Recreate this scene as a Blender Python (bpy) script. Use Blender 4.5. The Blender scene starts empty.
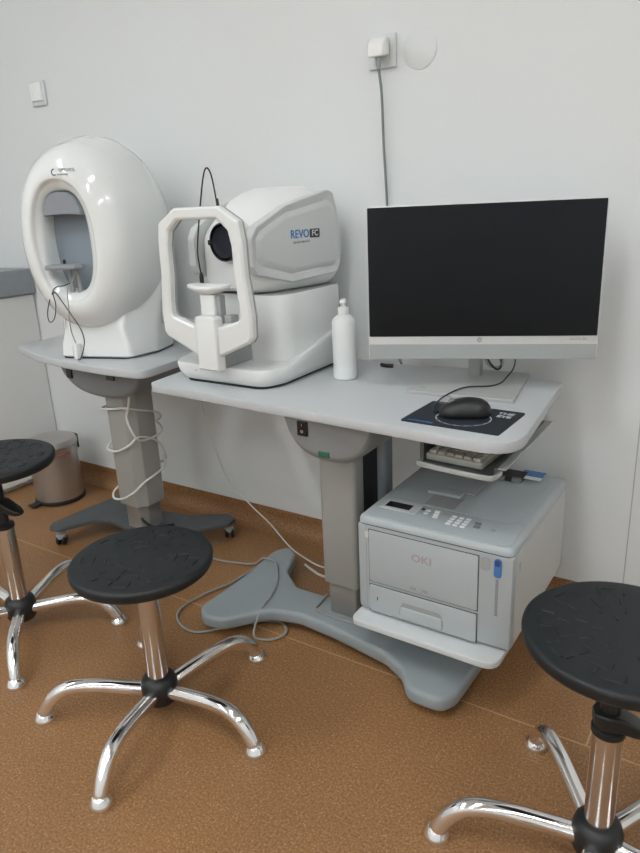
import bpy, bmesh, math, random
from mathutils import Vector, Matrix
from math import sin, cos, pi, radians as R
random.seed(4)
S = bpy.context.scene
COL = S.collection

# ---------------------------------------------------------------- camera
cam_d = bpy.data.cameras.new('camera'); cam = bpy.data.objects.new('camera', cam_d); COL.objects.link(cam)
cam_d.sensor_fit = 'HORIZONTAL'; cam_d.sensor_width = 36.0; cam_d.lens = 680.0/640.0*36.0
cam_d.clip_start = 0.02
# columns: camera right, camera up, camera back
rows = [[0.84044533, -0.13371268, 0.52514053], [0.54014808, 0.2844908, -0.7920259], [-0.04349374, 0.94930812, 0.31132362]]
M = Matrix(rows).to_4x4(); M.translation = Vector((0, 0, 1.19))
cam.matrix_world = M
S.camera = cam
# ---------------------------------------------------------------- light and exposure
w = bpy.data.worlds.new('world'); S.world = w; w.use_nodes = True
w.node_tree.nodes['Background'].inputs[0].default_value = (0.8, 0.9, 1, 1)
w.node_tree.nodes['Background'].inputs[1].default_value = 0.0
S.view_settings.view_transform = 'Standard'; S.view_settings.look = 'None'
S.view_settings.gamma = 1.0; S.view_settings.use_curve_mapping = False
S.view_settings.exposure = 0.0
LAMP_STRENGTH = 33.5
CEIL = 2.85
LAMPS = [(-2.45, -0.1, 90), (-0.65, -0.1, 90), (1.15, -0.1, 90), (-2.45, -2.0, 90), (-0.65, -2.0, 90), (1.15, -2.0, 90), (-2.45, -3.9, 90), (-0.65, -3.9, 90), (1.15, -3.9, 90)]  # farthest row is added, to send low light under the desk

# ---------------------------------------------------------------- materials
def mat(name, col, rough=0.5, metal=0.0, spec=0.5, coat=0.0, bump=None, noise=None, emit=None, aniso=0):
    m = bpy.data.materials.new(name); m.use_nodes = True
    nt = m.node_tree; b = nt.nodes['Principled BSDF']
    b.inputs['Base Color'].default_value = (*col, 1); b.inputs['Roughness'].default_value = rough
    b.inputs['Metallic'].default_value = metal; b.inputs['Specular IOR Level'].default_value = spec
    b.inputs['Coat Weight'].default_value = coat; b.inputs['Coat Roughness'].default_value = 0.04
    if emit: b.inputs['Emission Color'].default_value = (*col, 1); b.inputs['Emission Strength'].default_value = emit
    tc = nt.nodes.new('ShaderNodeTexCoord')
    if noise:   # (scale, amount)
        n = nt.nodes.new('ShaderNodeTexNoise'); n.inputs['Scale'].default_value = noise[0]; n.inputs['Detail'].default_value = 4
        nt.links.new(tc.outputs['Object'], n.inputs['Vector'])
        mx = nt.nodes.new('ShaderNodeMix'); mx.data_type = 'RGBA'
        a = noise[1]
        mx.inputs['A'].default_value = (*[c*(1-a) for c in col], 1); mx.inputs['B'].default_value = (*[min(1, c*(1+a)) for c in col], 1)
        nt.links.new(n.outputs['Fac'], mx.inputs['Factor']); nt.links.new(mx.outputs['Result'], b.inputs['Base Color'])
    if bump:    # (scale, strength, distance)
        n = nt.nodes.new('ShaderNodeTexNoise'); n.inputs['Scale'].default_value = bump[0]; n.inputs['Detail'].default_value = 3
        nt.links.new(tc.outputs['Object'], n.inputs['Vector'])
        bp = nt.nodes.new('ShaderNodeBump'); bp.inputs['Strength'].default_value = bump[1]; bp.inputs['Distance'].default_value = bump[2]
        nt.links.new(n.outputs['Fac'], bp.inputs['Height']); nt.links.new(bp.outputs['Normal'], b.inputs['Normal'])
    return m

def floor_mat():
    m = bpy.data.materials.new('cork_vinyl'); m.use_nodes = True
    nt = m.node_tree; b = nt.nodes['Principled BSDF']; L = nt.links.new
    tc = nt.nodes.new('ShaderNodeTexCoord')
    geo = nt.nodes.new('ShaderNodeNewGeometry')
    def N(t, **k):
        n = nt.nodes.new(t)
        for a, v in k.items(): n.inputs[a].default_value = v
        L(geo.outputs['Position'], n.inputs['Vector']); return n
    n1 = N('ShaderNodeTexNoise', Scale=190.0, Detail=3.0, Roughness=0.6)
    n2 = N('ShaderNodeTexNoise', Scale=5.0, Detail=3.0)
    v = N('ShaderNodeTexVoronoi', Scale=230.0)
    r = nt.nodes.new('ShaderNodeValToRGB')
    r.color_ramp.elements[0].position = 0.32; r.color_ramp.elements[0].color = (0.195, 0.095, 0.038, 1)
    r.color_ramp.elements[1].position = 0.72; r.color_ramp.elements[1].color = (0.43, 0.245, 0.115, 1)
    e = r.color_ramp.elements.new(0.52); e.color = (0.298, 0.154, 0.064, 1)
    L(n1.outputs['Fac'], r.inputs['Fac'])
    # pale flecks: random cells
    g = nt.nodes.new('ShaderNodeSeparateColor'); L(v.outputs['Color'], g.inputs[0])
    gt = nt.nodes.new('ShaderNodeMath'); gt.operation = 'GREATER_THAN'; gt.inputs[1].default_value = 0.88; L(g.outputs[0], gt.inputs[0])
    lt = nt.nodes.new('ShaderNodeMath'); lt.operation = 'LESS_THAN'; lt.inputs[1].default_value = 0.32; L(v.outputs['Distance'], lt.inputs[0])
    mu = nt.nodes.new('ShaderNodeMath'); mu.operation = 'MULTIPLY'; L(gt.outputs[0], mu.inputs[0]); L(lt.outputs[0], mu.inputs[1])
    mu2 = nt.nodes.new('ShaderNodeMath'); mu2.operation = 'MULTIPLY'; mu2.inputs[1].default_value = 0.6; L(mu.outputs[0], mu2.inputs[0])
    m1 = nt.nodes.new('ShaderNodeMix'); m1.data_type = 'RGBA'; m1.inputs['B'].default_value = (0.62, 0.42, 0.24, 1)
    L(mu2.outputs[0], m1.inputs['Factor']); L(r.outputs[0], m1.inputs['A'])
    # broad mottling
    m2 = nt.nodes.new('ShaderNodeMix'); m2.data_type = 'RGBA'; m2.blend_type = 'MULTIPLY'; m2.inputs['Factor'].default_value = 1
    mr = nt.nodes.new('ShaderNodeMapRange'); mr.inputs['To Min'].default_value = 0.86; mr.inputs['To Max'].default_value = 1.14
    L(n2.outputs['Fac'], mr.inputs['Value'])
    L(m1.outputs['Result'], m2.inputs['A']); L(mr.outputs[0], m2.inputs['B'])
    # welded seams
    sx = nt.nodes.new('ShaderNodeSeparateXYZ'); L(geo.outputs['Position'], sx.inputs[0])
    def line(out, pos, w):
        a = nt.nodes.new('ShaderNodeMath'); a.operation = 'SUBTRACT'; a.inputs[1].default_value = pos; L(out, a.inputs[0])
        b2 = nt.nodes.new('ShaderNodeMath'); b2.operation = 'ABSOLUTE'; L(a.outputs[0], b2.inputs[0])
        c = nt.nodes.new('ShaderNodeMath'); c.operation = 'LESS_THAN'; c.inputs[1].default_value = w; L(b2.outputs[0], c.inputs[0]); return c
    l1 = line(sx.outputs['Y'], 1.337, 0.0022)
    l2 = line(sx.outputs['X'], -0.205, 0.0022)
    cut = nt.nodes.new('ShaderNodeMath'); cut.operation = 'GREATER_THAN'; cut.inputs[1].default_value = 1.337; L(sx.outputs['Y'], cut.inputs[0])
    l2b = nt.nodes.new('ShaderNodeMath'); l2b.operation = 'MULTIPLY'; L(l2.outputs[0], l2b.inputs[0]); L(cut.outputs[0], l2b.inputs[1])
    mxm = nt.nodes.new('ShaderNodeMath'); mxm.operation = 'MAXIMUM'; L(l1.outputs[0], mxm.inputs[0]); L(l2b.outputs[0], mxm.inputs[1])
    k = nt.nodes.new('ShaderNodeMath'); k.operation = 'MULTIPLY'; k.inputs[1].default_value = 0.55; L(mxm.outputs[0], k.inputs[0])
    m3 = nt.nodes.new('ShaderNodeMix'); m3.data_type = 'RGBA'; m3.inputs['B'].default_value = (0.62, 0.42, 0.25, 1)
    L(k.outputs[0], m3.inputs['Factor']); L(m2.outputs['Result'], m3.inputs['A'])
    L(m3.outputs['Result'], b.inputs['Base Color'])
    b.inputs['Roughness'].default_value = 0.42; b.inputs['Specular IOR Level'].default_value = 0.4
    bp = nt.nodes.new('ShaderNodeBump'); bp.inputs['Strength'].default_value = 0.15; bp.inputs['Distance'].default_value = 0.001
    L(n1.outputs['Fac'], bp.inputs['Height']); L(bp.outputs['Normal'], b.inputs['Normal'])
    return m

WALL = (0.745, 0.775, 0.772)
MT = dict(
    floor=floor_mat(),
    wall=mat('wall_paint', WALL, 0.55, spec=0.3, bump=(60, 0.05, 0.001), noise=(1.2, 0.012)),
    ceiling=mat('ceiling_paint', (0.78, 0.79, 0.78), 0.8),
    seam=mat('wall_joint', (0.45, 0.46, 0.44), 0.8),
    gloss=mat('white_gloss_plastic', (0.80, 0.83, 0.82), 0.12, coat=0.4, noise=(3, 0.01)),
    white=mat('white_plastic', (0.76, 0.785, 0.775), 0.32, noise=(5, 0.01)),
    white_bright=mat('bright_white_plastic', (0.86, 0.88, 0.875), 0.35, noise=(5, 0.01)),
    oct_panel=mat('pale_grey_plastic', (0.62, 0.645, 0.64), 0.35, noise=(5, 0.01)),
    grey_blue=mat('blue_grey_plastic', (0.20, 0.235, 0.265), 0.55, noise=(8, 0.04)),
    bowl=mat('grey_blue_bowl', (0.24, 0.29, 0.33), 0.6, noise=(8, 0.03)),
    mid_grey=mat('mid_grey_plastic', (0.33, 0.35, 0.35), 0.4, noise=(8, 0.03)),
    pad_grey=mat('padding_grey', (0.27, 0.295, 0.32), 0.5),
    rest_grey=mat('forehead_rest_grey', (0.42, 0.45, 0.47), 0.45),
    laminate=mat('light_grey_laminate', (0.52, 0.545, 0.56), 0.38, noise=(30, 0.02)),
    shelf_white=mat('shelf_laminate', (0.60, 0.63, 0.635), 0.4, noise=(30, 0.01)),
    edge=mat('white_edging', (0.72, 0.74, 0.74), 0.4, noise=(30, 0.01)),
    housing=mat('housing_grey', (0.20, 0.215, 0.225), 0.45, noise=(20, 0.05), bump=(400, 0.1, 0.0005)),
    housing_light=mat('housing_mid_grey', (0.25, 0.265, 0.265), 0.42, noise=(20, 0.04)),
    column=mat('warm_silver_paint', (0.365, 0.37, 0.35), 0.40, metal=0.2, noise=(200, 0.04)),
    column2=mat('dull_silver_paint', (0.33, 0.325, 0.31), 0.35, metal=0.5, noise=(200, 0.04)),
    post=mat('blue_grey_post', (0.30, 0.34, 0.37), 0.4, metal=0.2, noise=(100, 0.04)),
    base=mat('base_blue_grey', (0.285, 0.325, 0.338), 0.42, noise=(20, 0.04), bump=(500, 0.1, 0.0004)),
    base_dark=mat('base_dark_grey', (0.075, 0.085, 0.09), 0.5, noise=(20, 0.06), bump=(500, 0.1, 0.0004)),
    black=mat('black_plastic', (0.012, 0.013, 0.014), 0.4, noise=(30, 0.2)),
    black_gloss=mat('black_gloss', (0.006, 0.007, 0.009), 0.1, coat=0.3),
    screen=mat('screen_glass', (0.003, 0.006, 0.009), 0.22, spec=0.30),
    seat=mat('black_polyurethane', (0.010, 0.014, 0.016), 0.50, spec=0.45, noise=(40, 0.15), bump=(350, 0.25, 0.0006)),
    chrome=mat('chrome', (0.88, 0.88, 0.89), 0.13, metal=1.0, noise=(2, 0.01)),
    chrome_col=mat('chrome_column', (0.66, 0.63, 0.60), 0.18, metal=1.0, noise=(2, 0.01)),
    brushed=mat('brushed_steel', (0.52, 0.50, 0.48), 0.30, metal=0.75, noise=(25, 0.05)),
    lens=mat('lens_glass', (0.006, 0.009, 0.022), 0.22, spec=0.3),
    silver=mat('silver_aluminium', (0.44, 0.455, 0.445), 0.4, metal=0.15, noise=(60, 0.02)),
    bezel=mat('pale_silver_bezel', (0.66, 0.68, 0.68), 0.35, metal=0.15, noise=(60, 0.02)),
    grille=mat('speaker_fabric', (0.36, 0.385, 0.38), 0.8, noise=(900, 0.25)),
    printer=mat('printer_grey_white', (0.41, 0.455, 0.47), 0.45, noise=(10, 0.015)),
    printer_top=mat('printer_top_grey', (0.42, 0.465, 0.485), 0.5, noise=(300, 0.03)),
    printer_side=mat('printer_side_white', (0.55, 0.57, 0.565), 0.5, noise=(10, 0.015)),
    blue=mat('blue_plastic', (0.06, 0.19, 0.48), 0.4, noise=(30, 0.05)),
    blue_ink=mat('blue_ink', (0.05, 0.20, 0.50), 0.5),
    navy=mat('navy_ink', (0.03, 0.06, 0.16), 0.5),
    grey_ink=mat('grey_ink', (0.30, 0.32, 0.33), 0.5),
    dark_ink=mat('charcoal_ink', (0.05, 0.055, 0.06), 0.5),
    pink_ink=mat('faded_pink_ink', (0.37, 0.31, 0.32), 0.5),
    white_ink=mat('white_ink', (0.55, 0.58, 0.60), 0.5),
    red=mat('red_ink', (0.5, 0.06, 0.05), 0.5),
    green=mat('green_led', (0.03, 0.12, 0.07), 0.4),
    pad=mat('mouse_pad_cloth', (0.014, 0.021, 0.032), 0.6, noise=(9, 0.5)),
    tray=mat('dark_steel_sheet', (0.16, 0.18, 0.18), 0.38, metal=0.5, noise=(20, 0.05)),
    tray_lip=mat('pale_steel_lip', (0.50, 0.53, 0.53), 0.35, metal=0.3, noise=(20, 0.03)),
    key=mat('beige_keycap', (0.50, 0.49, 0.44), 0.55, noise=(60, 0.04)),
    keybase=mat('keyboard_shell', (0.42, 0.42, 0.38), 0.5, noise=(60, 0.04)),
    cable_grey=mat('grey_cable', (0.30, 0.31, 0.29), 0.5, noise=(20, 0.05)),
    cable_white=mat('white_cable', (0.72, 0.73, 0.70), 0.45, noise=(20, 0.03)),
    cable_teal=mat('grey_green_cable', (0.20, 0.24, 0.24), 0.5, noise=(20, 0.05)),
    bottle=mat('white_bottle_plastic', (0.80, 0.83, 0.82), 0.4, noise=(12, 0.01)),
    cabinet=mat('white_cabinet_board', (0.80, 0.82, 0.81), 0.45, noise=(5, 0.015)),
    worktop=mat('blue_grey_worktop', (0.28, 0.31, 0.335), 0.35, noise=(60, 0.08)),
    outlet=mat('outlet_white', (0.70, 0.73, 0.74), 0.35, noise=(20, 0.01)),
    lamp_body=mat('lamp_housing', (0.75, 0.75, 0.75), 0.5, noise=(20, 0.01)),
    lamp=mat('lamp_diffuser', (0.945, 0.975, 1.0), 0.5, emit=LAMP_STRENGTH),
)

# ---------------------------------------------------------------- mesh helpers
def obj(name, bm, m, parent=None, smooth=40, bevel=0, seg=2, sub=0):
    me = bpy.data.meshes.new(name)
    bmesh.ops.recalc_face_normals(bm, faces=bm.faces)
    bm.to_mesh(me); bm.free()
    me.materials.append(MT[m] if isinstance(m, str) else m)
    o = bpy.data.objects.new(name, me); COL.objects.link(o)
    if parent: o.parent = parent
    if smooth:
        me.polygons.foreach_set('use_smooth', [True]*len(me.polygons))
        me.set_sharp_from_angle(angle=R(smooth))
    if bevel:
        b = o.modifiers.new('bevel', 'BEVEL'); b.width = bevel; b.segments = seg; b.limit_method = 'ANGLE'; b.angle_limit = R(35); b.harden_normals = False
    if sub:
        s = o.modifiers.new('sub', 'SUBSURF'); s.levels = sub; s.render_levels = sub
    return o
def thing(name, label, cat, loc=(0, 0, 0), rz=0, group=None):
    o = bpy.data.objects.new(name, None); COL.objects.link(o); o.empty_display_size = 0.05
    o.location = loc; o.rotation_euler = (0, 0, R(rz)); return tag(o, label, cat, group)
def tag(o, label, cat, group=None):
    o['label'] = label; o['category'] = cat
    if group: o['group'] = group
    return o
def struct(o): o['kind'] = 'structure'; return o
def BM(): return bmesh.new()
def box(bm, x0, x1, y0, y1, z0, z1, mtx=None):
    v = [bm.verts.new(p) for p in [(x0,y0,z0),(x1,y0,z0),(x1,y1,z0),(x0,y1,z0),(x0,y0,z1),(x1,y0,z1),(x1,y1,z1),(x0,y1,z1)]]
    if mtx:
        for q in v: q.co = mtx @ q.co
    for f in ((0,3,2,1),(4,5,6,7),(0,1,5,4),(1,2,6,5),(2,3,7,6),(3,0,4,7)): bm.faces.new([v[i] for i in f])
    return bm
def loft(bm, rings, cap0=True, cap1=True, closed=True):
    vs = [[bm.verts.new(p) for p in r] for r in rings]
    n = len(rings[0])
    for a, b in zip(vs, vs[1:]):
        for i in range(n if closed else n-1):
            j = (i+1) % n
            bm.faces.new((a[i], a[j], b[j], b[i]))
    if cap0: bm.faces.new(vs[0][::-1])
    if cap1: bm.faces.new(vs[-1])
    return bm
def lathe(bm, prof, n=40, c=(0, 0, 0), cap0=True, cap1=True, mtx=None):
    rings = []
    for r, z in prof:
        ring = [Vector((r*cos(2*pi*i/n), r*sin(2*pi*i/n), z)) for i in range(n)]
        if mtx: ring = [mtx @ p for p in ring]
        rings.append([p+Vector(c) for p in ring])
    return loft(bm, rings, cap0, cap1)
def catmull(pts, k=8):
    P = [Vector(p) for p in pts]; P = [P[0]*2-P[1]]+P+[P[-1]*2-P[-2]]; out = []
    for i in range(1, len(P)-2):
        a, b, c, d = P[i-1:i+3]
        for j in range(k):
            t = j/k
            out.append(0.5*((2*b)+(c-a)*t+(2*a-5*b+4*c-d)*t*t+(3*b-a-3*c+d)*t**3))
    out.append(P[-2]); return out
def tube(bm, pts, r, n=10, k=8, smooth=True, rs=None, squash=None):
    P = catmull(pts, k) if smooth else [Vector(p) for p in pts]
    m = len(P); rings = []
    T = [(P[min(i+1, m-1)]-P[max(i-1, 0)]).normalized() for i in range(m)]
    up = Vector((0, 0, 1)) if abs(T[0].z) < 0.9 else Vector((1, 0, 0))
    u = T[0].cross(up).normalized()
    for i in range(m):
        u = (u-T[i]*u.dot(T[i])).normalized(); v = T[i].cross(u)
        rr = r if rs is None else rs[0]+(rs[1]-rs[0])*i/(m-1)
        a = rr*(squash if squash else 1)
        rings.append([P[i]+u*cos(2*pi*j/n)*a+v*sin(2*pi*j/n)*rr for j in range(n)])
    return loft(bm, rings)
def rpoly(pts, rad, seg=6):
    """polygon with rounded corners; rad scalar or list"""
    out = []; n = len(pts)
    for i in range(n):
        p = Vector(pts[i]); a = Vector(pts[i-1])-p; b = Vector(pts[(i+1) % n])-p
        r = rad[i] if isinstance(rad, (list, tuple)) else rad
        if r <= 0: out.append(p); continue
        ang = a.angle(b); t = min(r/math.tan(ang/2), a.length*0.49, b.length*0.49)
        p0 = p+a.normalized()*t; p1 = p+b.normalized()*t
        for j in range(seg+1):
            s = j/seg; out.append((p0*(1-s)+p*s)*(1-s)+(p*(1-s)+p1*s)*s)
    return out
def scaled(pl, k, c=None):
    c = c or sum((Vector(p) for p in pl), Vector((0, 0)))/len(pl)
    return [c+(Vector(p)-c)*k for p in pl]
def inset(pl, d):
    n = len(pl); out = []
    area = sum(pl[i][0]*pl[(i+1) % n][1]-pl[(i+1) % n][0]*pl[i][1] for i in range(n))
    sg = 1 if area > 0 else -1
    for i in range(n):
        t = (Vector(pl[(i+1) % n])-Vector(pl[i-1])).normalized()
        out.append(Vector(pl[i])+Vector((-t.y, t.x))*d*sg)
    return out
def prism(bm, pl, z0, z1, bev=0.0, axis='z', seg=3, bev_bottom=True):
    """extrude polygon; rounded rims"""
    def P(p, z):
        if axis == 'z': return Vector((p[0], p[1], z))
        if axis == 'y': return Vector((p[0], z, p[1]))
        return Vector((z, p[0], p[1]))
    rings = []
    if bev > 0:
        if bev_bottom:
            for j in range(seg+1):
                a = pi/2*j/seg; rings.append([P(p, z0+bev*(1-sin(a))) for p in inset(pl, bev*(1-cos(a+0) if 0 else 1-sin(a)))][:] if 0 else [P(p, z0+bev*(1-cos(a))) for p in inset(pl, bev*(1-sin(a)))])
        else: rings.append([P(p, z0) for p in pl])
        for j in range(seg+1):
            a = pi/2*j/seg; rings.append([P(p, z1-bev*(1-sin(a))) for p in inset(pl, bev*(1-cos(a)))])
    else: rings = [[P(p, z0) for p in pl], [P(p, z1) for p in pl]]
    return loft(bm, rings)
def rect(x0, x1, y0, y1): return [(x0, y0), (x1, y0), (x1, y1), (x0, y1)]
def text(name, s, size, m, parent, loc, rot, depth=0.0004, bold=0.0, align='CENTER', sx=1.0):
    c = bpy.data.curves.new(name, 'FONT'); c.body = s; c.size = size; c.extrude = depth; c.offset = bold
    c.align_x = align; c.align_y = 'CENTER'; c.resolution_u = 3
    t = bpy.data.objects.new('tmp', c); COL.objects.link(t)
    me = bpy.data.meshes.new_from_object(t.evaluated_get(bpy.context.evaluated_depsgraph_get()))
    bpy.data.objects.remove(t); bpy.data.curves.remove(c)
    me.materials.clear(); me.materials.append(MT[m])
    o = bpy.data.objects.new(name, me); COL.objects.link(o); o.parent = parent
    o.location = loc; o.rotation_euler = [R(a) for a in rot]; o.scale = (sx, 1, 1)
    return o
def cable(name, pts, r, m, label=None, cat='cable', parent=None, k=8):
    o = obj(name, tube(BM(), pts, r, 8, k), m, parent, smooth=60)
    if label: tag(o, label, cat)
    return o

# ---------------------------------------------------------------- room
X0, X1, Y0, Y1 = -3.32, 2.3, -4.9, 1.89
T = 0.08
struct(obj('floor', box(BM(), X0-T, X1+T, Y0-T, Y1+T, -0.06, 0), 'floor', smooth=0))
struct(obj('ceiling', box(BM(), X0-T, X1+T, Y0-T, Y1+T, CEIL, CEIL+0.06), 'ceiling', smooth=0))
struct(obj('wall_back', box(BM(), X0-T, X1+T, Y1, Y1+T, 0, CEIL), 'wall', smooth=0))
struct(obj('wall_left', box(BM(), X0-T, X0, Y0, Y1, 0, CEIL), 'wall', smooth=0))
struct(obj('wall_right', box(BM(), X1, X1+T, Y0, Y1, 0, CEIL), 'wall', smooth=0))
struct(obj('wall_front', box(BM(), X0-T, X1+T, Y0-T, Y0, 0, CEIL), 'wall', smooth=0))
def cove(x0, x1):
    prof = [(Y1, 0.085), (Y1-0.004, 0.085), (Y1-0.004, 0.055)]
    for i in range(7):
        a = pi/2*i/6; prof.append((Y1-0.004-0.045*(1-cos(a)), 0.055-0.053*sin(a)))
    prof += [(Y1-0.049, 0.0008), (Y1, 0.0008)]
    return loft(BM(), [[(x, y, z) for y, z in prof] for x in (x0, x1)])
struct(obj('baseboard_back', cove(X0, X1), 'floor'))
struct(obj('trim_1', box(BM(), -0.2355, -0.2325, Y1-0.0008, Y1+0.01, 0.085, CEIL), 'seam', smooth=0))

def lamp(x, y, rz, lab):
    t = thing('ceiling_light', lab, 'ceiling light', (x, y, CEIL), rz, 'linear ceiling lights')
    obj('lamp_housing', prism(BM(), rect(-0.62, 0.62, -0.09, 0.09), -0.06, 0.0, 0.01), 'lamp_body', t)
    obj('diffuser', prism(BM(), rect(-0.60, 0.60, -0.07, 0.07), -0.072, -0.0605, 0.004), 'lamp', t)
for i, (x, y, rz) in enumerate(LAMPS):
    lamp(x, y, rz, 'long white ceiling light, the %s one of the row %s' % (('left', 'middle', 'right')[i % 3], ('nearest the equipment wall', 'in the middle of the room', 'added as fill light, farthest from the equipment wall')[i//3]))

# ---------------------------------------------------------------- cabinet and worktop on the left
t = thing('base_cabinet', 'white base cabinet against the wall at left edge, behind the left stool', 'cabinet', (-2.755, 1.0, 0))
obj('body', box(BM(), -0.55, -0.018, -0.8, 0.885, 0.06, 0.865), 'cabinet', t, bevel=0.002)
obj('plinth', box(BM(), -0.53, -0.04, -0.8, 0.885, 0.0, 0.06), 'cabinet', t)
obj('door', box(BM(), -0.018, 0.0, -0.8, 0.2, 0.03, 0.862), 'cabinet', t, bevel=0.002)
obj('door', box(BM(), -0.018, 0.0, 0.204, 0.885, 0.03, 0.862), 'cabinet', t, bevel=0.002)
tag(obj('worktop', prism(BM(), rect(-3.31, -2.735, 0.2, 1.885), 0.866, 0.975, 0.006), 'worktop'),
    'thick blue-grey worktop lying on the white cabinet at left edge', 'worktop')

# ---------------------------------------------------------------- pedal bin
t = thing('pedal_bin', 'brushed steel pedal bin standing on floor beside the white cabinet', 'bin', (-2.515, 1.685, 0), -5); t.scale = (1, 1, 1.04)
obj('bin_body', lathe(BM(), [(0.098, 0.012), (0.102, 0.02), (0.102, 0.235), (0.104, 0.24)], 48), 'brushed', t)
obj('foot_ring', lathe(BM(), [(0.1, 0.0), (0.106, 0.002), (0.106, 0.014), (0.1, 0.018)], 48), 'black', t)
obj('lid', lathe(BM(), [(0.105, 0.242), (0.105, 0.256), (0.098, 0.268), (0.06, 0.276), (0.0005, 0.279)], 48), 'brushed', t)
bm = BM(); box(bm, -0.022, 0.022, -0.145, -0.09, 0.006, 0.014); obj('pedal', bm, 'black', t, bevel=0.003)
obj('hinge', box(BM(), -0.03, 0.03, 0.098, 0.112, 0.2, 0.262), 'black', t, bevel=0.003)
rs = []
for i in range(7):
    a = R(-62+12*i); rs.append((0.1035*cos(a), 0.1035*sin(a), 0.212+0.001*i))
obj('red_stripe', tube(BM(), rs, 0.0022, 6), 'red', t)

# ---------------------------------------------------------------- stools
def make_seat():
    bm = BM()
    prof = [(0.05, -0.030), (0.150, -0.029), (0.159, -0.026), (0.1635, -0.018), (0.1645, -0.008), (0.1635, -0.003), (0.160, 0.0), (0.155, 0.001), (0.12, 0.0), (0.06, -0.002), (0.0005, -0.003)]
    lathe(bm, prof, 72)
    def ridge(a0, r0, a1, r1, n):
        pts = []
        for i in range(n+1):
            s = i/n; a = a0+(a1-a0)*s; r = r0+(r1-r0)*s; z = -0.003+0.003*(r/0.12)**2
            pts.append((r*cos(a), r*sin(a), z))
        tube(bm, pts, 0.0023, 6, 1, smooth=False)
    rings = [0.03, 0.055, 0.082, 0.110, 0.138]; cnt = [5, 9, 13, 18]
    for k in range(4):
        n = cnt[k]; r0, r1 = rings[k], rings[k+1]
        for i in range(n):
            a = 2*pi*i/n+k*0.37
            ridge(a, r0+0.006, a, r1-0.004, 1)
            if (i+k) % 2: ridge(a+0.35*2*pi/n, r1-0.001, a+2*pi/n*0.85, r1-0.001, 4)
    return bm
seat_me = None
def make_stool(label, x, y, rz, seat_z, tube_z, seat_rz, lever_rz, off=(0, 0), lever_z=0):
    t = thing('lab_stool', label, 'stool', (x, y, 0), rz, 'black seated chrome stools')
    s = obj('seat', make_seat(), 'seat', t, smooth=50); s.location = (off[0]*cos(R(rz))+off[1]*sin(R(rz)), -off[0]*sin(R(rz))+off[1]*cos(R(rz)), seat_z); s.rotation_euler = (0, 0, R(seat_rz))
    m = obj('seat_mount', lathe(BM(), [(0.03, seat_z-0.06), (0.034, seat_z-0.05), (0.075, seat_z-0.036), (0.078, seat_z-0.0335)], 28), 'black', t)
    obj('spindle', lathe(BM(), [(0.0165, tube_z-0.1), (0.0165, seat_z-0.055)], 20), 'black', t)
    obj('collar', lathe(BM(), [(0.024, tube_z-0.004), (0.0285, tube_z), (0.0285, tube_z+0.01), (0.02, tube_z+0.016)], 24), 'black', t)
    L = Matrix.Rotation(R(lever_rz), 4, 'Z')
    if lever_z:
        bm = BM(); rings = []
        for x, hy, z0, z1 in ((-0.026, 0.014, -0.006, 0.016), (-0.018, 0.022, -0.010, 0.020), (0.0, 0.026, -0.012, 0.021), (0.02, 0.022, -0.014, 0.016), (0.038, 0.021, -0.020, 0.004), (0.056, 0.019, -0.024, -0.006), (0.066, 0.012, -0.024, -0.012)):
            rings.append([L @ Vector((x, p.x, lever_z+p.y)) for p in rpoly(rect(-hy, hy, z0, z1), 0.006, 3)])
        obj('height_lever', loft(bm, rings), 'black', t)
    obj('column', lathe(BM(), [(0.026, 0.05), (0.0255, tube_z)], 32), 'chrome_col', t)
    obj('hub', lathe(BM(), [(0.03, 0.034), (0.038, 0.037), (0.044, 0.05), (0.045, 0.084), (0.040, 0.100), (0.029, 0.108)], 32), 'black', t)
    for i in range(5):
        a = 2*pi*i/5; mm = Matrix.Rotation(a, 4, 'Z')
        pts = [(0.034, 0, 0.068), (0.09, 0, 0.078), (0.16, 0, 0.089), (0.21, 0, 0.090), (0.243, 0, 0.079), (0.268, 0, 0.055), (0.284, 0, 0.030), (0.289, 0, 0.018)]
        lg = obj('leg', tube(BM(), [mm @ Vector(p) for p in pts], 0.0172, 16, 6), 'chrome', t, smooth=60)
        bm = BM()
        lathe(bm, [(0.014, 0.028), (0.018, 0.022), (0.0245, 0.013), (0.027, 0.005), (0.026, 0.0015)], 24, tuple(mm @ Vector((0.290, 0, 0))))
        obj('glide', bm, 'chrome', lg, smooth=60)
        bm = BM()
        lathe(bm, [(0.022, 0.0), (0.022, 0.0015)], 24, tuple(mm @ Vector((0.290, 0, 0))))
        obj('glide_pad', bm, 'black', lg)
    return t
make_stool('whole black-seated chrome stool standing in the middle, lowest of the three', -1.134, 0.938, 1, 0.432, 0.335, 20, 0)
make_stool('black-seated chrome stool cut off by left edge, near the pedal bin', -1.770, 0.987, 33, 0.556, 0.338, 50, -13, off=(0.016, -0.002), lever_z=0.405)
make_stool('black-seated chrome stool at lower right corner, in front of the printer', -0.128, 1.048, 127, 0.495, 0.305, -10, -107, off=(0.007, 0.018), lever_z=0.330)

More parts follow.
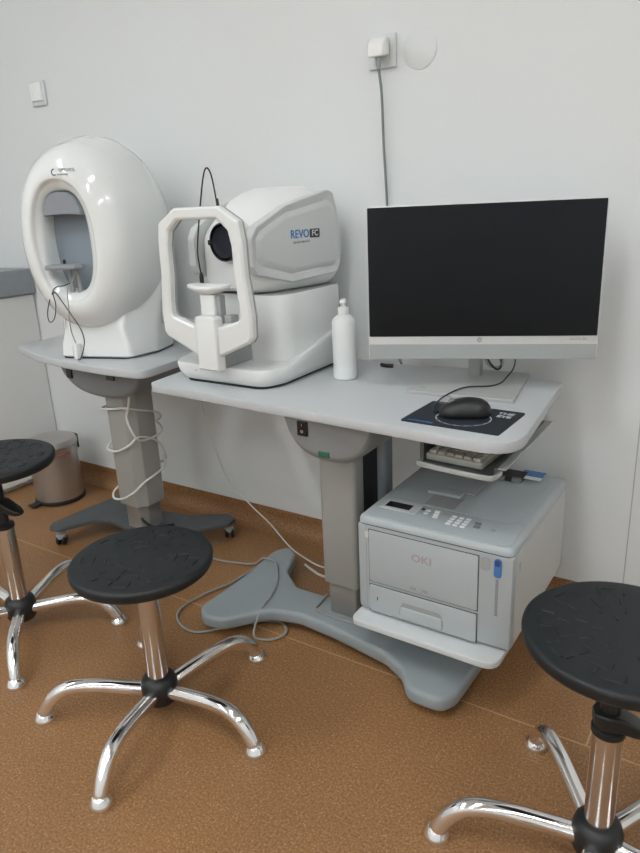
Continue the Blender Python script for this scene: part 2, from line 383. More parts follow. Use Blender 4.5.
# ---------------------------------------------------------------- perimeter's table
t = thing('instrument_table', 'light grey lifting table on dark castered base, under the egg-shaped device', 'table', (-1.85, 1.58, 0))
def lc(pl): return [(x+1.85, y-1.58) for x, y in pl]
TT = lc(rpoly([(-2.345, 1.502), (-2.13, 1.425), (-1.90, 1.388), (-1.70, 1.378), (-1.555, 1.385), (-1.60, 1.865), (-2.39, 1.865)], [0.012, 0.2, 0.3, 0.2, 0.045, 0.03, 0.03]))
obj('table_top', prism(BM(), TT, 0.704, 0.73, 0.004), 'laminate', t)
def housing(cx, y0, y1, hw, ztop, drop):
    bm = BM(); rings = []
    n = 16
    prof = []
    for i in range(n+1):
        s = -1+2*i/n; prof.append((s, (1-abs(s)**2.6)**0.6))
    for y, k in ((y0, 0.80), (y0+0.006, 0.93), (y0+0.02, 1.0), (y1-0.02, 1.0), (y1, 0.85)):
        ring = [(cx+hw*(0.9+0.1*k)*s, y, ztop-drop*k*d) for s, d in prof]
        ring = [(cx+hw*(0.9+0.1*k), y, ztop)][:0]+ring
        rings.append(ring)
    return loft(bm, rings)
obj('control_housing', housing(0.015, -0.135, 0.12, 0.205, 0.704, 0.108), 'housing', t)
sw = obj('rocker_switch', box(BM(), -0.146, -0.118, -0.141, -0.12, 0.655, 0.688), 'black_gloss', t, bevel=0.002)
obj('power_socket', box(BM(), 0.06, 0.095, -0.141, -0.12, 0.668, 0.686), 'black_gloss', t, bevel=0.001)
def column(name, x0, x1, y0, y1, z0, z1, ch, m, parent):
    pl = [(x0+ch, y0), (x1-ch, y0), (x1, y0+ch), (x1, y1-ch), (x1-ch, y1), (x0+ch, y1), (x0, y1-ch), (x0, y0+ch)]
    return obj(name, prism(BM(), rpoly(pl, 0.008, 3), z0, z1, 0.0015, seg=1), m, parent, smooth=30)
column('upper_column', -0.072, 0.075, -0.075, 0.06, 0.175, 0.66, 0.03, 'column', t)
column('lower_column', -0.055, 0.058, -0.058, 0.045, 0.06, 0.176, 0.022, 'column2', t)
# base: two crossed-out arms each side carrying casters
foot = [(x+1.85, y-1.58) for x, y in [(-2.175, 1.40), (-2.15, 1.365), (-2.105, 1.375), (-2.045, 1.50), (-1.99, 1.52), (-1.89, 1.508), (-1.78, 1.508), (-1.70, 1.49), (-1.63, 1.42), (-1.60, 1.37), (-1.56, 1.37), (-1.545, 1.41), (-1.60, 1.52), (-1.655, 1.58),
        (-1.615, 1.645), (-1.562, 1.715), (-1.568, 1.765), (-1.62, 1.78), (-1.75, 1.70), (-1.872, 1.68), (-2.0, 1.69), (-2.06, 1.74), (-2.09, 1.80), (-2.135, 1.80), (-2.15, 1.70), (-2.165, 1.55)]]
obj('base_plate', prism(BM(), rpoly(foot, 0.018, 4), 0.062, 0.078, 0.004, seg=2), 'base_dark', t)
for cx, cy in ((-0.275, -0.185), (0.27, -0.18), (0.26, 0.165), (-0.255, 0.19)):
    c = obj('caster', lathe(BM(), [(0.012, 0.061), (0.012, 0.05), (0.018, 0.048), (0.019, 0.03), (0.016, 0.027)], 16, (cx, cy, 0)), 'mid_grey', t)
    for s in (-1, 1):
        mm = Matrix.Rotation(R(35), 4, 'Z') @ Matrix.Rotation(pi/2, 4, 'Y')
        bm = BM(); lathe(bm, [(0.006, -0.005), (0.019, -0.005), (0.021, -0.002), (0.021, 0.002), (0.019, 0.005), (0.006, 0.005)], 24, (cx+s*0.011*cos(R(35)), cy+s*0.011*sin(R(35)), 0.021), mtx=mm)
        obj('wheel', bm, 'black', c)
cable('cable', [(0.03, -0.05, 0.24-0.12), (0.075, -0.075, 0.125), (0.10, -0.05, 0.10), (0.12, 0.02, 0.085)], 0.005, 'black', parent=t)

# white cord wound round that column
cx, cy = -1.85, 1.58
def around(zs, hx=0.084, hy=0.082, yo=-0.008):
    c = [(-1, -0.6), (-0.6, -1), (0.0, -1.03), (0.6, -1), (1, -0.6), (1, 0.6), (0.6, 1), (-0.6, 1), (-1, 0.6)]
    return [(cx+hx*a, cy+yo+hy*b, z) for (a, b), z in zip(c, zs)]
pts = [(-1.725, 1.47, 0.62), (-1.735, 1.475, 0.60), (-1.765, 1.492, 0.56), (-1.785, 1.4955, 0.52), (-1.765, 1.4955, 0.47), (-1.767, 1.53, 0.43), (-1.767, 1.62, 0.43), (-1.80, 1.655, 0.45), (-1.90, 1.658, 0.49), (-1.930, 1.61, 0.515),
       (-1.931, 1.53, 0.535), (-1.905, 1.497, 0.538), (-1.85, 1.4955, 0.545), (-1.79, 1.497, 0.555), (-1.764, 1.525, 0.545), (-1.767, 1.62, 0.51), (-1.80, 1.655, 0.47), (-1.90, 1.658, 0.43), (-1.930, 1.61, 0.41),
       (-1.931, 1.53, 0.395), (-1.905, 1.497, 0.385), (-1.85, 1.493, 0.39), (-1.79, 1.495, 0.42), (-1.768, 1.525, 0.445), (-1.767, 1.60, 0.41), (-1.767, 1.63, 0.36), (-1.80, 1.656, 0.31), (-1.90, 1.66, 0.26), (-1.934, 1.61, 0.235), (-1.935, 1.525, 0.215), (-1.905, 1.490, 0.200), (-1.85, 1.486, 0.21), (-1.79, 1.49, 0.245), (-1.768, 1.52, 0.275), (-1.767, 1.62, 0.30), (-1.80, 1.656, 0.33)]
cable('wound_cable', pts, 0.0040, 'cable_white', 'white cable wound around the column of the left table', 'cable', k=6)

# ---------------------------------------------------------------- perimeter
t = thing('perimeter_device', 'white egg-shaped visual field device with oval opening on left table', 'medical device', (-1.84, 1.405, 0.7302), 18)
NN = 72
def sup(u0, w0, a, b, v, e=2.0, e_low=None, taper=0.0):
    out = []
    for i in range(NN):
        th = 2*pi*i/NN; c, s = cos(th), sin(th)
        ee = e if (s >= 0 or e_low is None) else e_low
        x = math.copysign(abs(c)**(2/ee), c)*a; z = math.copysign(abs(s)**(2/ee), s)*b
        x *= 1-taper*(z/b)
        out.append((u0+x, v, w0+z))
    return out
OC = 0.378
rings = [sup(-0.014, OC, 0.078, 0.150, 0.12, 2.8), sup(-0.014, OC, 0.078, 0.150, 0.05, 2.8),
         sup(-0.014, OC, 0.080, 0.153, 0.032, 2.7), sup(-0.013, OC, 0.086, 0.160, 0.018, 2.6), sup(-0.012, OC, 0.098, 0.174, 0.013, 2.4), sup(-0.011, OC, 0.104, 0.181, 0.009, 2.3),
         sup(-0.01, OC, 0.108, 0.186, 0.000, 2.2), sup(-0.009, OC, 0.115, 0.193, -0.003, 2.2), sup(-0.006, OC, 0.132, 0.211, -0.002, 2.15), sup(-0.002, 0.380, 0.157, 0.236, 0.009, 2.1), sup(0, 0.382, 0.180, 0.258, 0.028, 2.1),
         sup(0, 0.384, 0.197, 0.277, 0.054, 2.1), sup(0, 0.384, 0.209, 0.288, 0.09, 2.1), sup(0, 0.386, 0.216, 0.300, 0.13, 2.1),
         sup(0, 0.388, 0.220, 0.310, 0.18, 2.1), sup(0, 0.388, 0.220, 0.311, 0.23, 2.1), sup(0, 0.384, 0.214, 0.303, 0.28, 2.1), sup(0, 0.374, 0.200, 0.283, 0.325, 2.1),
         sup(0, 0.355, 0.165, 0.23, 0.365, 2.1), sup(0, 0.345, 0.115, 0.16, 0.395, 2.0), sup(0, 0.34, 0.045, 0.06, 0.41, 2.0)]
obj('shell', loft(BM(), rings, cap0=False), 'gloss', t, smooth=60)
obj('bowl', loft(BM(), [sup(-0.014, OC, 0.0778, 0.1498, 0.083, 2.8), sup(-0.014, OC, 0.0778, 0.1498, 0.078, 2.8)]), 'bowl', t)
# lower pedestal
rings = []
for wz, hf, hr, v0, v1 in [(0.004, 0.126, 0.176, 0.058, 0.375), (0.010, 0.131, 0.181, 0.052, 0.380), (0.05, 0.128, 0.180, 0.056, 0.383), (0.10, 0.108, 0.184, 0.062, 0.386), (0.16, 0.112, 0.192, 0.085, 0.388), (0.22, 0.12, 0.202, 0.105, 0.385), (0.30, 0.13, 0.208, 0.12, 0.37), (0.36, 0.12, 0.19, 0.13, 0.35)]:
    rings.append([(p.x, p.y, wz) for p in rpoly([(-hf+0.012, v0), (hf+0.006, v0), (hr, v0+0.11), (hr, v1-0.09), (hr*0.6, v1), (-hr*0.6, v1), (-hr, v1-0.09), (-hr, v0+0.11)], [0.03, 0.03, 0.06, 0.06, 0.05, 0.05, 0.06, 0.06], 6)])
obj('pedestal', loft(BM(), rings), 'gloss', t, smooth=50)
obj('rubber_gasket', prism(BM(), rpoly([(-0.118, 0.057), (0.118, 0.057), (0.175, 0.17), (0.175, 0.29), (0.10, 0.378), (-0.10, 0.378), (-0.175, 0.29), (-0.175, 0.17)], 0.03, 6), 0.0, 0.0045), 'black', t)
# forehead rest: arch-shaped grey pad in the upper opening
bm = BM(); rr = []
for v, k in ((0.016, 0.95), (0.024, 1.0), (0.070, 1.0), (0.075, 0.95)):
    top_ = [(-0.014+0.077*math.copysign(abs(cos(a))**(2/2.7), cos(a)), v, OC+0.151*abs(sin(a))**(2/2.7)) for a in [R(33)+R(114)*i/20 for i in range(21)]]
    low_ = [(-0.014+x*0.86, v, OC+0.080+0.004*(1-(x/0.077)**2)) for x in [-0.077+0.154*i/20 for i in range(21)]]
    c = Vector((-0.014, v, OC+0.12)); rr.append([c+(Vector(p)-c)*k for p in top_+low_])
obj('forehead_rest', loft(bm, rr), 'pad_grey', t)
# chin rest
bm = BM()
pl = rpoly([(-0.055, -0.035), (0.05, -0.035), (0.065, -0.005), (0.05, 0.03), (-0.05, 0.03), (-0.065, 0.0)], 0.015)
prism(bm, pl, 0.286, 0.301, 0.005)
cr = obj('chin_rest', bm, 'pad_grey', t); cr.location = (-0.022, 0.008, 0.012)
for s in (-1, 1):
    obj('chin_post', lathe(BM(), [(0.007, 0.222), (0.007, 0.300)], 14, (-0.012+s*0.014, 0.032, 0)), 'mid_grey', t)
obj('chin_knob', lathe(BM(), [(0.003, 0.312), (0.005, 0.316), (0.004, 0.326)], 10, (-0.040, 0.03, 0)), 'black', t)
obj('side_vent', prism(BM(), rpoly(rect(0.20, 0.29, 0.09, 0.18), 0.018, 4), 0.182, 0.196, 0.002, axis='x'), 'rest_grey', t)
text('maker_name', 'OPTOPOL', 0.0125, 'grey_ink', t, (0.040, -0.0022, 0.588), (78, 0, 0), bold=0.0002)
text('maker_name', 'technology', 0.0085, 'grey_ink', t, (0.024, -0.0034, 0.577), (84, 0, 0))
mk = BM(); tube(mk, [(0.009*cos(a), 0.009*sin(a), 0) for a in [R(100+20*i) for i in range(11)]], 0.0016, 6, 2)
o = obj('maker_mark', mk, 'navy', t); o.location = (-0.004, -0.0028, 0.584); o.rotation_euler = (R(79), 0, 0)
# response button and its cord, lying on the pedestal's left front
t = thing('response_button', 'white patient response button with dark looped cord in front of egg-shaped device', 'button', (-1.905, 1.43, 0.7302))
bm = BM(); prism(bm, rpoly(rect(-0.011, 0.011, -0.011, 0.012), 0.008, 4), 0.0, 0.055, 0.005)
obj('grip', bm, 'white_bright', t)
cable('cord', [(0.004, -0.004, 0.004), (0.03, -0.02, 0.004), (0.075, -0.045, 0.022), (0.105, -0.055, 0.05), (0.117, -0.055, 0.085), (0.105, -0.055, 0.122), (0.075, -0.055, 0.158), (0.035, -0.053, 0.200), (0.0, -0.052, 0.229), (-0.036, -0.052, 0.190), (-0.052, -0.052, 0.150), (-0.044, -0.052, 0.130), (-0.018, -0.052, 0.146), (0.0, -0.053, 0.188), (-0.003, -0.054, 0.228), (0.02, -0.054, 0.246), (0.05, -0.048, 0.250), (0.055, -0.02, 0.258)], 0.0017, 'black', parent=t)
cable('cord', [(0.066, -0.01, 0.29), (0.072, -0.03, 0.265), (0.074, -0.055, 0.24), (0.066, -0.055, 0.19), (0.045, -0.045, 0.12), (0.015, -0.015, 0.07), (0.002, 0.0, 0.055)], 0.0016, 'mid_grey', parent=t)

# ---------------------------------------------------------------- desk
t = thing('desk', 'grey-white motorised desk carrying the computer and tomography device', 'desk', (-0.92, 1.5, 0))
def lc(pl): return [(x+0.92, y-1.5) for x, y in pl]
DT = lc(rpoly([(-1.478, 1.335), (-0.372, 1.258), (-0.418, 1.80), (-1.53, 1.865)], [0.03, 0.085, 0.02, 0.02], 10))
obj('desk_top', prism(BM(), DT, 0.690, 0.715, 0.003, seg=2), 'laminate', t)
b0 = [(-1.298, 1.262), (-1.255, 1.228), (-1.19, 1.240), (-1.10, 1.349), (-1.008, 1.372), (-0.901, 1.363), (-0.712, 1.332), (-0.645, 1.295), (-0.605, 1.238), (-0.515, 1.238), (-0.492, 1.28),
      (-0.485, 1.45), (-0.50, 1.66), (-0.56, 1.70), (-0.62, 1.66), (-0.68, 1.55), (-0.80, 1.50), (-1.0, 1.494), (-1.099, 1.492), (-1.182, 1.556), (-1.219, 1.656), (-1.272, 1.70), (-1.305, 1.65), (-1.292, 1.45)]
obj('base', prism(BM(), lc(rpoly(b0, 0.05, 5)), 0.024, 0.066, 0.013, seg=4), 'base', t, smooth=50)
for fx, fy in ((-1.225, 1.36), (-1.26, 1.63), (-0.56, 1.36), (-0.56, 1.62)):
    obj('foot_pad', lathe(BM(), [(0.02, 0.0), (0.022, 0.003), (0.018, 0.026)], 20, (fx+0.92, fy-1.5, 0)), 'black', t)
def col2(name, x0, x1, y0, y1, z0, z1, r, m):
    return obj(name, prism(BM(), lc(rpoly(rect(x0, x1, y0, y1), r, 6)), z0, z1, 0.002, seg=2), m, t, smooth=40)
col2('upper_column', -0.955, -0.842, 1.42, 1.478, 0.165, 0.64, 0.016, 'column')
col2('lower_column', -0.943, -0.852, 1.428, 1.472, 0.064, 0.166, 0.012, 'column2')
col2('rear_post', -0.925, -0.828, 1.56, 1.625, 0.17, 0.69, 0.02, 'post')
col2('gap_shade', -0.935, -0.848, 1.478, 1.56, 0.17, 0.64, 0.002, 'black')  # black block stands in for the shade in the gap behind the column
col2('post_bracket', -0.93, -0.84, 1.475, 1.63, 0.064, 0.17, 0.008, 'black')
col2('shelf_bracket', -0.88, -0.50, 1.52, 1.62, 0.066, 0.162, 0.01, 'post')
bmh = housing(-0.862+0.92, 1.325-1.5, 1.53-1.5, 0.130, 0.690, 0.118)
h = obj('control_housing', bmh, 'housing_light', t)
s = obj('rocker_switch', box(BM(), -0.945+0.92, -0.915+0.92, -0.181, -0.155, 0.638, 0.676), 'black_gloss', t, bevel=0.002)
text('switch_symbol', 'I', 0.010, 'white_ink', s, (-0.010, -0.1813, 0.667), (90, 0, 0))
text('switch_symbol', 'O', 0.010, 'white_ink', s, (-0.010, -0.1813, 0.650), (90, 0, 0))
obj('status_light', box(BM(), -0.885+0.92, -0.855+0.92, -0.180, -0.150, 0.590, 0.604), 'green', t, bevel=0.001)
obj('printer_shelf', prism(BM(), lc(rpoly([(-0.785, 1.282), (-0.400, 1.276), (-0.396, 1.78), (-0.781, 1.78)], [0.025, 0.04, 0.01, 0.01], 8)), 0.162, 0.180, 0.003), 'shelf_white', t)
# keyboard tray
bm = BM()
prism(bm, lc(rpoly([(-0.61, 1.325), (-0.440, 1.312), (-0.440, 1.68), (-0.61, 1.68)], [0.02, 0.02, 0.01, 0.01])), 0.614, 0.617)
kt = obj('keyboard_tray', bm, 'tray', t)
bm = BM()
lip = [Vector((x+0.92, y-1.5, 0.619)) for x, y in [(-0.616, 1.40), (-0.616, 1.34), (-0.60, 1.320), (-0.46, 1.306), (-0.434, 1.317), (-0.431, 1.35)]]
tube(bm, lip, 0.0065, 8, 4, squash=0.6)
obj('front_lip', bm, 'tray_lip', kt)
obj('side_flange', box(BM(), -0.440+0.92, -0.432+0.92, 1.33-1.5, 1.70-1.5, 0.614, 0.636), 'tray', kt, bevel=0.001)
obj('side_flange', box(BM(), -0.432+0.92, -0.414+0.92, 1.33-1.5, 1.70-1.5, 0.633, 0.636), 'tray_lip', kt, bevel=0.001)
obj('hanger', box(BM(), -0.620+0.92, -0.611+0.92, 1.345-1.5, 1.70-1.5, 0.614, 0.690), 'tray', kt, bevel=0.001)
obj('hanger', box(BM(), -0.460+0.92, -0.445+0.92, 1.66-1.5, 1.70-1.5, 0.616, 0.690), 'tray', kt, bevel=0.001)

# keyboard stored on the tray
t = thing('keyboard', 'pale beige keyboard stowed on the tray under the desk top', 'keyboard', (-0.527, 1.560, 0.6165), 86)
obj('keyboard_shell', prism(BM(), rpoly(rect(-0.21, 0.21, -0.07, 0.07), 0.008, 3), 0.002, 0.018, 0.003), 'keybase', t)
for r_ in range(6):
    for c_ in range(16):
        x = -0.195+c_*0.026; y = -0.055+r_*0.0215
        if r_ == 0 and 4 <= c_ <= 8:
            if c_ != 4: continue
            bm = box(BM(), x-0.011, x+0.115, y-0.009, y+0.009, 0.018, 0.026)
        else: bm = box(BM(), x-0.011, x+0.011, y-0.009, y+0.009, 0.018, 0.026)
        obj('key', bm, 'key', t, bevel=0.0015, seg=1)

# ---------------------------------------------------------------- printer
t = thing('printer', 'white laser printer with blue latch on the shelf under the desk', 'printer', (-0.585, 1.33, 0.1805)); t.scale = (1, 0.95, 1.065)
HW, DP, HT = 0.197, 0.49, 0.248
# body: side profile extruded, front top edge sloping
prof = [(0.004, 0.008), (0.0, 0.02), (0.0, 0.232), (0.004, 0.234), (DP, 0.234), (DP, 0.004), (0.02, 0.004)]
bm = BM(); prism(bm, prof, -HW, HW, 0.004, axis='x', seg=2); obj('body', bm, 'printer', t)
# side panel
for s in (-1, 1):
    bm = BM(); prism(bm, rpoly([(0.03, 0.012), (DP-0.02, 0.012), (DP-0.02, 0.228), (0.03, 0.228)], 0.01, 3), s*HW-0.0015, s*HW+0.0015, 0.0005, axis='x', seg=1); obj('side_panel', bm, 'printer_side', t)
# top cover
bm = BM(); pl = rpoly(rect(-HW, HW, -0.002, DP), [0.022, 0.022, 0.02, 0.02], 6)
rings = [[(p.x, p.y, 0.236) for p in pl], [(p.x, p.y, 0.243) for p in pl], [(p.x, p.y, 0.249) for p in inset(pl, 0.003)], [(p.x, p.y, 0.253) for p in inset(pl, 0.010)]]
loft(bm, rings); tc_ = obj('top_cover', bm, 'printer', t)
obj('output_tray', prism(BM(), rpoly(rect(-0.165, 0.165, 0.13, DP-0.02), 0.03, 6), 0.2525, 0.2545, 0.0008), 'printer_top', t)
obj('cover_seam', prism(BM(), inset(pl, 0.0015), 0.2335, 0.2362), 'dark_ink', t)
# control panel
obj('control_panel', prism(BM(), rpoly(rect(-0.178, 0.185, 0.006, 0.125), 0.022, 6), 0.2525, 0.2560, 0.0012), 'printer', t)
cp = 0.2560
lcd = obj('display', prism(BM(), rpoly(rect(-0.165, -0.068, 0.062, 0.118), 0.004, 3), cp, cp+0.002), 'printer_side', t)
obj('display_glass', prism(BM(), rect(-0.156, -0.090, 0.074, 0.105), cp+0.002, cp+0.0026), 'screen', lcd)
for i, (bx, by, bw, bh, m) in enumerate([(-0.047, 0.098, .006, .005, 'white'), (-0.047, 0.082, .006, .005, 'white'), (-0.025, 0.103, .007, .006, 'white_bright'), (-0.022, 0.088, .007, .006, 'white_bright'), (-0.019, 0.073, .007, .006, 'white_bright'), (-0.062, 0.10, .005, .005, 'dark_ink'), (0.0, 0.095, .007, .006, 'mid_grey'),
                                         (0.085, 0.085, .008, .006, 'housing'), (0.088, 0.067, .008, .006, 'housing'), (0.128, 0.067, .006, .004, 'mid_grey')]):
    obj('button', prism(BM(), rpoly(rect(bx-bw, bx+bw, by-bh, by+bh), 0.003, 3), cp, cp+0.002, 0.0006, seg=1), m, t)
for i in range(3):
    for j in range(4):
        bx = 0.022+i*0.018; by = 0.052+j*0.015
        obj('button', prism(BM(), rpoly(rect(bx-0.006, bx+0.006, by-0.0045, by+0.0045), 0.002, 3), cp, cp+0.0018, 0.0005, seg=1), 'white_bright', t)
# paper stop and chute
bm = BM(); box(bm, -0.075, 0.005, 0.135, 0.215, 0.2535, 0.2552); obj('recess', bm, 'mid_grey', t)
obj('paper_stop', prism(BM(), rpoly(rect(-0.095, -0.005, 0.205, 0.245), 0.004, 3), 0.2555, 0.263, 0.002), 'printer', t)
obj('paper_stop', prism(BM(), rpoly(rect(-0.06, 0.02, 0.248, 0.33), 0.004, 3), 0.2545, 0.2575, 0.001), 'printer', t)
slot = obj('output_slot', box(BM(), -0.165, 0.100, 0.385, 0.455, 0.2545, 0.264), 'black', t, bevel=0.002)
for i in range(6):
    obj('roller', box(BM(), -0.15+i*0.045, -0.125+i*0.045, 0.378, 0.39, 0.2555, 0.268), 'housing', slot, bevel=0.001)
obj('white_tab', box(BM(), 0.035, 0.062, 0.386, 0.394, 0.2555, 0.262), 'white_bright', slot)
obj('caution_label', prism(BM(), rect(0.085, 0.145, 0.43, 0.47), 0.2622, 0.2630), 'blue', t)
obj('caution_label', prism(BM(), rect(0.085, 0.145, 0.405, 0.428), 0.2622, 0.2626), 'white_bright', t)
# front door, drawer
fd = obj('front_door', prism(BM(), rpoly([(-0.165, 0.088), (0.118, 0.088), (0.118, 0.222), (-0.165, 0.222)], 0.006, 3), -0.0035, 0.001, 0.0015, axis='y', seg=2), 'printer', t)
def frame_y(x0, x1, z0, z1, wd, y):
    bm = BM()
    for a in ((x0-wd, x1+wd, z1, z1+wd), (x0-wd, x1+wd, z0-wd, z0), (x0-wd, x0, z0, z1), (x1, x1+wd, z0, z1)): box(bm, a[0], a[1], y, y+0.001, a[2], a[3])
    return bm
obj('door_gap', frame_y(-0.165, 0.118, 0.088, 0.222, 0.0018, -0.0008), 'dark_ink', fd, smooth=0)
obj('latch_slot', prism(BM(), rpoly(rect(0.122, 0.146, 0.192, 0.222), 0.010, 4), -0.0015, 0.001, axis='y'), 'mid_grey', fd)
obj('grip', prism(BM(), rpoly(rect(-0.176, -0.166, 0.20, 0.218), 0.005, 4), -0.003, 0.001, axis='y'), 'printer_side', fd)
obj('nameplate', prism(BM(), rpoly(rect(-0.052, -0.004, 0.096, 0.104), 0.002, 3), -0.0045, -0.003, axis='y'), 'mid_grey', fd)
text('nameplate_text', 'C332', 0.007, 'white_ink', fd, (-0.028, -0.0048, 0.100), (90, 0, 0))
text('maker_name', 'OKI', 0.025, 'pink_ink', fd, (-0.022, -0.0037, 0.178), (90, 0, 0), bold=0.0008, sx=1.25, depth=0.0003)
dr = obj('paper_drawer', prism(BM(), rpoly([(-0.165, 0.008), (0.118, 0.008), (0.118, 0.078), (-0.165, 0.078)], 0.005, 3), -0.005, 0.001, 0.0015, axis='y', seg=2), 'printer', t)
obj('drawer_gap', frame_y(-0.165, 0.118, 0.008, 0.078, 0.0018, -0.0008), 'dark_ink', dr, smooth=0)
obj('handle', prism(BM(), rpoly([(-0.084, 0.022), (0.040, 0.022), (0.028, 0.056), (-0.072, 0.056)], 0.005, 3), -0.0062, -0.004, axis='y'), 'mid_grey', dr)
obj('handle_lip', prism(BM(), rpoly([(-0.080, 0.014), (0.036, 0.014), (0.034, 0.044), (-0.076, 0.044)], 0.006, 3), -0.010, -0.005, 0.003, axis='y'), 'printer', dr)
text('level_mark', 'I', 0.012, 'dark_ink', dr, (-0.142, -0.0053, 0.045), (90, 0, 0), bold=0.0005)
obj('blue_latch', prism(BM(), rpoly(rect(0.155, 0.172, 0.182, 0.226), 0.008, 5), -0.005, 0.001, 0.002, axis='y'), 'blue', t)
obj('latch_cup', prism(BM(), rpoly(rect(0.157, 0.170, 0.210, 0.225), 0.006, 5), -0.0058, -0.004, axis='y'), 'navy', t)
bm = BM()
for i in range(18): box(bm, 0.159, 0.166, -0.0008, 0.001, 0.088+i*0.005, 0.0905+i*0.005)
obj('level_scale', bm, 'housing', t, smooth=0)
obj('left_trim', box(BM(), -0.1745, -0.1735, -0.0006, 0.001, 0.01, 0.23), 'mid_grey', t, smooth=0)
obj('side_button', prism(BM(), rpoly(rect(0.045, 0.055, 0.185, 0.205), 0.003, 3), 0.1985, 0.200, axis='x'), 'rest_grey', t)

# ---------------------------------------------------------------- tomography device
t = thing('tomography_device', 'white eye scanner with octagonal head frame and round dark lens on desk', 'medical device', (-1.260, 1.390, 0.7152), -1)
bpl = rpoly([(-0.160, 0.0), (0.168, 0.0), (0.196, 0.07), (0.18, 0.43), (-0.18, 0.43), (-0.195, 0.06)], [0.06, 0.07, 0.07, 0.06, 0.06, 0.07], 8)
def hh(v):
    s = min(1, max(0, (v-0.06)/0.30)); s = s*s*(3-2*s); return 0.058+0.065*s
rings = []
rings.append([(p.x*0.87, p.y*0.91+0.022, 0.006) for p in bpl])
rings.append([(p.x*0.92, p.y*0.95+0.012, 0.011) for p in bpl])
rings.append([(p.x*0.975, p.y*0.985+0.004, 0.03) for p in bpl])
rings.append([(p.x*0.995, p.y, hh(p.y)-0.008) for p in bpl])
rings.append([(p.x*0.98, p.y*0.99+0.002, hh(p.y)-0.002) for p in bpl])
rings.append([(p.x*0.94, p.y*0.96+0.009, hh(p.y)) for p in bpl])
rings.append([(p.x*0.82, p.y*0.86+0.035, hh(p.y)*0.55+0.058*0.45) for p in bpl])
rings.append([(p.x*0.5, p.y*0.5+0.11, 0.06) for p in bpl])
obj('base', loft(BM(), rings), 'white', t, smooth=45)
obj('rubber_foot', prism(BM(), [(p.x*0.86, p.y*0.9+0.02) for p in bpl], 0.0, 0.0065), 'black', t)
# middle housing
rings = []
for z, hx, v0, v1, r in [(0.055, 0.158, 0.105, 0.425, 0.05), (0.15, 0.157, 0.105, 0.42, 0.05), (0.236, 0.157, 0.11, 0.42, 0.05), (0.2405, 0.154, 0.113, 0.417, 0.05)]:
    rings.append([(p.x, p.y, z) for p in rpoly(rect(-hx, hx, v0, v1), [0.07, 0.07, 0.03, 0.03], 8)])
obj('middle_housing', loft(BM(), rings), 'white', t, smooth=45)
rings = [[(p.x, p.y, z) for p in rpoly(rect(-0.153, 0.153, 0.115, 0.416), [0.07, 0.07, 0.03, 0.03], 8)] for z in (0.2405, 0.243)]
obj('housing_gap', loft(BM(), rings), 'mid_grey', t)
# head: loft front to back
def hs(v, hx, z0, z1, ch0, ch1):
    pl = [(-hx+ch0*0.7, z0), (hx-ch0*0.7, z0), (hx, z0+ch0), (hx, z1-ch1), (hx-ch1*1.3, z1), (-hx+ch1*1.3, z1), (-hx, z1-ch1), (-hx, z0+ch0)]
    return [(p.x, v, p.y) for p in rpoly(pl, 0.03, 4)]
rings = [hs(0.085, 0.080, 0.262, 0.440, 0.03, 0.05), hs(0.092, 0.088, 0.255, 0.452, 0.03, 0.055), hs(0.12, 0.105, 0.247, 0.475, 0.03, 0.065), hs(0.16, 0.120, 0.2435, 0.497, 0.03, 0.068), hs(0.22, 0.132, 0.2435, 0.514, 0.03, 0.07),
         hs(0.30, 0.144, 0.2435, 0.526, 0.03, 0.06), hs(0.37, 0.151, 0.2435, 0.526, 0.03, 0.06), hs(0.41, 0.148, 0.247, 0.510, 0.03, 0.06), hs(0.425, 0.135, 0.255, 0.495, 0.03, 0.05)]
obj('head', loft(BM(), rings), 'white_bright', t, smooth=35)
# side wings with bevelled rim
for s in (-1, 1):
    o_ = rpoly([(0.055, 0.395), (0.075, 0.425), (0.19, 0.475), (0.36, 0.512), (0.385, 0.505), (0.402, 0.46), (0.415, 0.385), (0.41, 0.31), (0.395, 0.278), (0.2, 0.268), (0.07, 0.30), (0.055, 0.325)], 0.015, 4)
    i_ = rpoly([(0.085, 0.392), (0.10, 0.405), (0.195, 0.445), (0.36, 0.470), (0.385, 0.462), (0.395, 0.44), (0.402, 0.385), (0.398, 0.33), (0.385, 0.310), (0.205, 0.303), (0.10, 0.335), (0.085, 0.345)], 0.012, 4)
    m_ = [(a*0.35+b*0.65) for a, b in zip(o_, i_)]
    def ux(v): return 0.103+0.135*v
    rr = [[(s*(ux(p.x)-0.02), p.x, p.y) for p in o_], [(s*(ux(p.x)+0.003), p.x, p.y) for p in o_], [(s*(ux(p.x)+0.0045), p.x, p.y) for p in inset(o_, 0.003)],
          [(s*(ux(p.x)-0.001), p.x, p.y) for p in m_], [(s*(ux(p.x)+0.006), p.x, p.y) for p in i_], [(s*(ux(p.x)+0.0065), p.x, p.y) for p in inset(i_, 0.006)]]
    sp = obj('side_panel', loft(BM(), rr), 'oct_panel', t, smooth=30)
    if s == 1:
        def uv(v): return ux(v)+0.0072
        text('model_name', 'REVO', 0.032, 'blue_ink', sp, (uv(0.236), 0.236, 0.396), (90, 0, 82.3), bold=0.0003, sx=0.95)
        b_ = obj('name_box', loft(BM(), [[(ux(p.x)+d, p.x, p.y) for p in rpoly(rect(0.277, 0.318, 0.384, 0.408), 0.003, 3)] for d in (0.006, 0.0072)]), 'dark_ink', sp)
        text('model_code', 'FC', 0.023, 'white', sp, (uv(0.2975)+0.0005, 0.2975, 0.396), (90, 0, 82.3), bold=0.0003)
        text('model_note', 'ALL IN ONE OCT', 0.0088, 'grey_ink', sp, (uv(0.242), 0.242, 0.375), (90, 0, 82.3))
